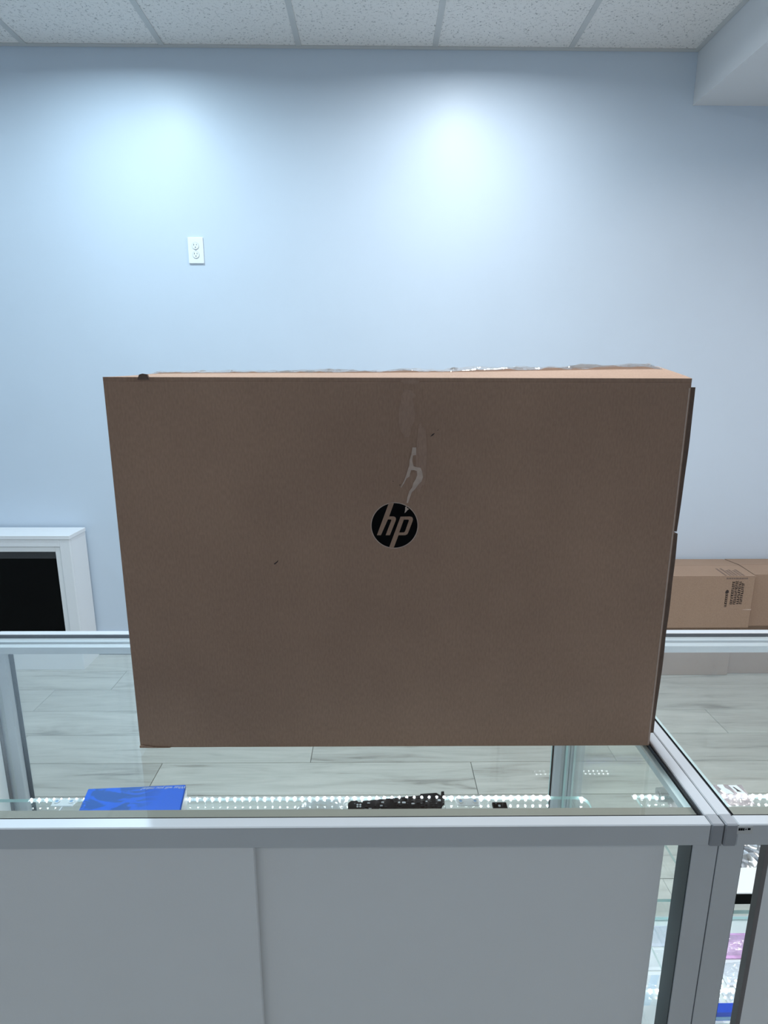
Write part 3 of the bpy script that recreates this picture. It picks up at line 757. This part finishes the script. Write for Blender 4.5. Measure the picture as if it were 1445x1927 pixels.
# circuit board
pb = thing('circuit_board', (0.03, 0.845, SZ0), 'black circuit board with small chips lying on the glass shelf', 'circuit board')
outl = [(-0.049, 0.812), (-0.0495, 0.845), (-0.044, 0.851), (-0.034, 0.851), (-0.033, 0.8475), (-0.026, 0.8475), (-0.026, 0.850), (0.040, 0.8585), (0.072, 0.8630), (0.0725, 0.8665), (0.100, 0.8690), (0.1035, 0.866), (0.107, 0.862), (0.1085, 0.872), (0.1135, 0.873), (0.113, 0.856), (0.1105, 0.842), (0.107, 0.838), (0.100, 0.815)]
prism('board', outl, SZ0 + 0.0012, SZ0 + 0.0028, 'pcb', pb)
rb = random.Random(11); placed = []
def inside(x, y_, m=0.003):
    if y_ < 0.815 or x < -0.045 or x > 0.103: return False
    top = 0.848 + (x + 0.03) * 0.135
    return y_ < top - m
while len(placed) < 60:
    x, y_ = rb.uniform(-0.02, 0.103), rb.uniform(0.818, 0.866)
    if x < 0.055 and rb.random() < 0.35: continue
    w_, d_ = rb.uniform(0.0018, 0.006), rb.uniform(0.0015, 0.0045)
    if not inside(x, y_) or any(abs(x - a) < (w_ + c) / 2 + 0.0004 and abs(y_ - b_) < (d_ + e) / 2 + 0.0004 for a, b_, c, e in placed): continue
    placed.append((x, y_, w_, d_))
    box('chip', x - w_ / 2, x + w_ / 2, y_ - d_ / 2, y_ + d_ / 2, SZ0 + 0.0028, SZ0 + 0.0028 + rb.uniform(0.0006, 0.002), 'chip2' if rb.random() < 0.22 else 'chip', pb)
for dx in (0, 0.0046):
    for dy in (0, 0.0046):
        cyl('contact_pad', (-0.0335 + dx, 0.8365 + dy, SZ0 + 0.0030), 0.0018, 0.0005, 'chip2', pb, seg=12)
# clear bag under the board's left end
bg = tag(sheet('plastic_bag', [(-0.155, 0.815, SZ0 + 0.0006), (-0.052, 0.800, SZ0 + 0.0006), (-0.052, 0.856, SZ0 + 0.0006), (-0.118, 0.853, SZ0 + 0.0006)], 26, 16,
    lambda u, v: 0.0004 + 0.011 * math.sin(u * math.pi) * math.sin(v * math.pi) + 0.0030 * abs(noise.noise(Vector((u * 5, v * 5, 2.0)))) * math.sin(u * math.pi), 'bag', None, 0.0003),
    'crumpled clear plastic bag lying left of the black circuit board', 'bag')
# small black module
sm = thing('black_module', (0.202, 0.832, SZ0), 'small black module with a white button on the glass shelf', 'electronic part')
box('module_body', 0.190, 0.2135, 0.822, 0.842, SZ0 + 0.0005, SZ0 + 0.006, 'ink', sm, bev=0.0006)
cyl('button', (0.2005, 0.8325, SZ0 + 0.0064), 0.0020, 0.0012, 'plate', sm, seg=14)
# white two-hole mounting clips
def clip(x, y_, rot, label):
    t = thing('mounting_clip', (x, y_, SZ0), label, 'clip', 'white mounting clips on the shelf')
    prism('clip_plate', [(x + a, y_ + b_) for a, b_ in ((-0.019, 0.009), (-0.0205, 0.004), (-0.018, -0.009), (0.017, -0.009), (0.0195, 0.002), (0.0195, 0.009))], SZ0 + 0.0016, SZ0 + 0.0036, 'plate', t, bev=0.0004)
    for dx in (-0.0125, 0.0115):
        r = ring('eyelet', (x + dx, y_ + 0.001, SZ0 + 0.0036), 0.0026, 0.0048, 0, 0.0012, 'plate', t)
        cyl('eyelet_hole', (x + dx, y_ + 0.001, SZ0 + 0.0039), 0.0026, 0.0006, 'sky', r, seg=16)
    box('clip_tail', x + 0.000, x + 0.0022, y_ - 0.018, y_ - 0.009, SZ0 + 0.0007, SZ0 + 0.0025, 'plate', t)
    box('clip_foot', x - 0.006, x + 0.006, y_ - 0.004, y_ + 0.006, SZ0 + 0.0003, SZ0 + 0.0016, 'plate', t)
    return t
clip(0.151, 0.846, 0, 'white two-hole clip between the circuit board and black module')
clip(-0.522, 0.850, 0, 'white two-hole clip left of the blue box')

# ------------------------------------------------------------------ goods in the right case
def bag_on(quad, z, name, mat, label, amp=0.006, seed=0.0, cat='bag', group=None):
    return tag(sheet(name, [(a, b_, z + 0.0008) for a, b_ in quad], 18, 18,
        lambda u, v: amp * math.sin(u * math.pi) ** 0.6 * math.sin(v * math.pi) ** 0.6 * (0.7 + 0.6 * noise.noise(Vector((u * 4, v * 4, seed)))), mat, None, 0.0004), label, cat, group)
zb = thing('zip_bag', (0.61, 0.862, SZ0), 'clear zip bag of small white labelled parts beside the corner post', 'bag')
z0b = SZ0 + 0.0006
sheet('bag_film', [(0.560, 0.838, z0b), (0.630, 0.838, z0b), (0.636, 0.888, z0b), (0.560, 0.888, z0b)], 18, 14, lambda u, v: 0.004 * math.sin(u * math.pi) * math.sin(v * math.pi) + 0.001 * noise.noise(Vector((u * 6, v * 6, 3))), 'bagpink', zb, 0.0003)
prism('label_card', [(0.612, 0.858), (0.626, 0.859), (0.622, 0.880), (0.608, 0.880)], z0b + 0.0052, z0b + 0.0060, 'paper', zb)
prism('label_mark', [(0.6135, 0.864), (0.6205, 0.863), (0.6175, 0.868), (0.6145, 0.875), (0.6125, 0.875), (0.6145, 0.868)], z0b + 0.0061, z0b + 0.0064, 'ink_soft', zb)
prism('small_part', [(0.590, 0.858), (0.604, 0.857), (0.602, 0.866), (0.597, 0.872), (0.598, 0.880), (0.588, 0.880), (0.590, 0.870), (0.586, 0.866)], z0b + 0.0052, z0b + 0.0072, 'plate', zb)
bag_on([(0.480, 0.815), (0.555, 0.815), (0.545, 0.884), (0.492, 0.884)], SZ0, 'antistatic_bag', 'bagpink', 'pinkish clear bag on the right case shelf next to the corner post', 0.006, 5.0)
rr = thing('rubber_roller', (0.484, 0.846, SZ0), 'dark grey rubber roller on the right case shelf', 'roller')
cyl('roller_body', (0.482, 0.850, SZ0 + 0.012), 0.0115, 0.022, 'darkgrey', rr, 'X', 24, smooth=False)
cyl('roller_cap', (0.482, 0.850, SZ0 + 0.012), 0.006, 0.024, 'chip', rr, 'X', 16)
wb = thing('white_box', (0.56, 0.67, SZ0), 'white box with black front edge on the right case shelf', 'box')
box('box_body', 0.470, 0.640, 0.651, 0.694, SZ0 + 0.0006, SZ0 + 0.018, 'paper', wb, bev=0.0008)
box('front_band', 0.470, 0.640, 0.6503, 0.6508, SZ0 + 0.0010, SZ0 + 0.0168, 'black', wb)
bag_on([(0.465, 0.700), (0.660, 0.700), (0.660, 0.790), (0.465, 0.790)], SZ0, 'foil_bag', 'foil', 'crinkled silver foil bag behind the white box in the right case', 0.016, 9.0)
# packages on the deck of the right case
DZ = 0.225
def packet(x0, x1, y0, y1, z, h, mat, label, skew=0.0, band=None):
    t = thing('blister_packet', ((x0 + x1) / 2, (y0 + y1) / 2, z), label, 'packet', 'packets on the deck of the right case')
    quad = [(x0, y0, z + 0.001), (x1, y0 + skew, z + 0.001), (x1, y1 + skew, z + 0.001), (x0, y1, z + 0.001)]
    sheet('card', quad, 2, 2, lambda u, v: 0.0, mat, t, 0.0025, smooth=False)
    q2 = [(a + (0.006 if k in (0, 3) else -0.006), b_ + (0.006 if k < 2 else -0.006), z + 0.004) for k, (a, b_, c_) in enumerate(quad)]
    sheet('blister', q2, 12, 12, lambda u, v: h * min(1, 5 * min(u, 1 - u, v, 1 - v)) * (0.85 + 0.4 * noise.noise(Vector((u * 4 + x0 * 9, v * 4, y0 * 7)))), 'bag', t)
    if band:
        prism('stripe', band, z + 0.0037, z + 0.0042, 'sky', t)
    return t
packet(0.560, 0.760, 1.075, 1.125, DZ, 0.016, 'lav', 'lavender packet nearest the front glass in the right case')
packet(0.545, 0.735, 1.020, 1.070, DZ, 0.014, 'palepk', 'pale packet behind the lavender one in the right case')
packet(0.530, 0.715, 0.940, 1.015, DZ, 0.010, 'palepk', 'pale packet with sky blue stripe on the right case deck', 0, [(0.545, 0.945), (0.560, 0.945), (0.610, 1.008), (0.592, 1.008)])
packet(0.770, 0.980, 1.045, 1.105, DZ, 0.014, 'pink', 'pink and purple packet on the right case deck')
packet(0.745, 0.950, 0.985, 1.040, DZ, 0.016, 'palepk', 'white and lilac packet in front of the pink one')
packet(0.725, 0.930, 0.915, 0.980, DZ, 0.012, 'palepk', 'pale blue-white packet next to the royal blue box')
packet(0.500, 0.700, 0.840, 0.930, DZ, 0.010, 'palepk', 'wide pale packet below the lower glass shelf')
rbx = thing('royal_blue_box', (0.66, 0.80, SH[2]), 'royal blue box on the lowest shelf of the right case', 'box')
box('box_body', 0.560, 0.760, 0.790, 0.806, SH[2] + 0.0006, SH[2] + 0.020, 'royal', rbx, bev=0.0008)
box('box_label', 0.570, 0.750, 0.7896, 0.7902, SH[2] + 0.003, SH[2] + 0.010, 'sky', rbx)
ps = thing('white_sheet', (0.47, 0.73, SH[2]), 'white printed card lying on the lowest shelf of the right case', 'card')
box('card', 0.442, 0.540, 0.650, 0.815, SH[2] + 0.0006, SH[2] + 0.0030, 'palepk', ps)
prism('ruled_line', [(0.462, 0.700), (0.4645, 0.700), (0.4525, 0.790), (0.4500, 0.790)], SH[2] + 0.0031, SH[2] + 0.0034, 'lav', ps)
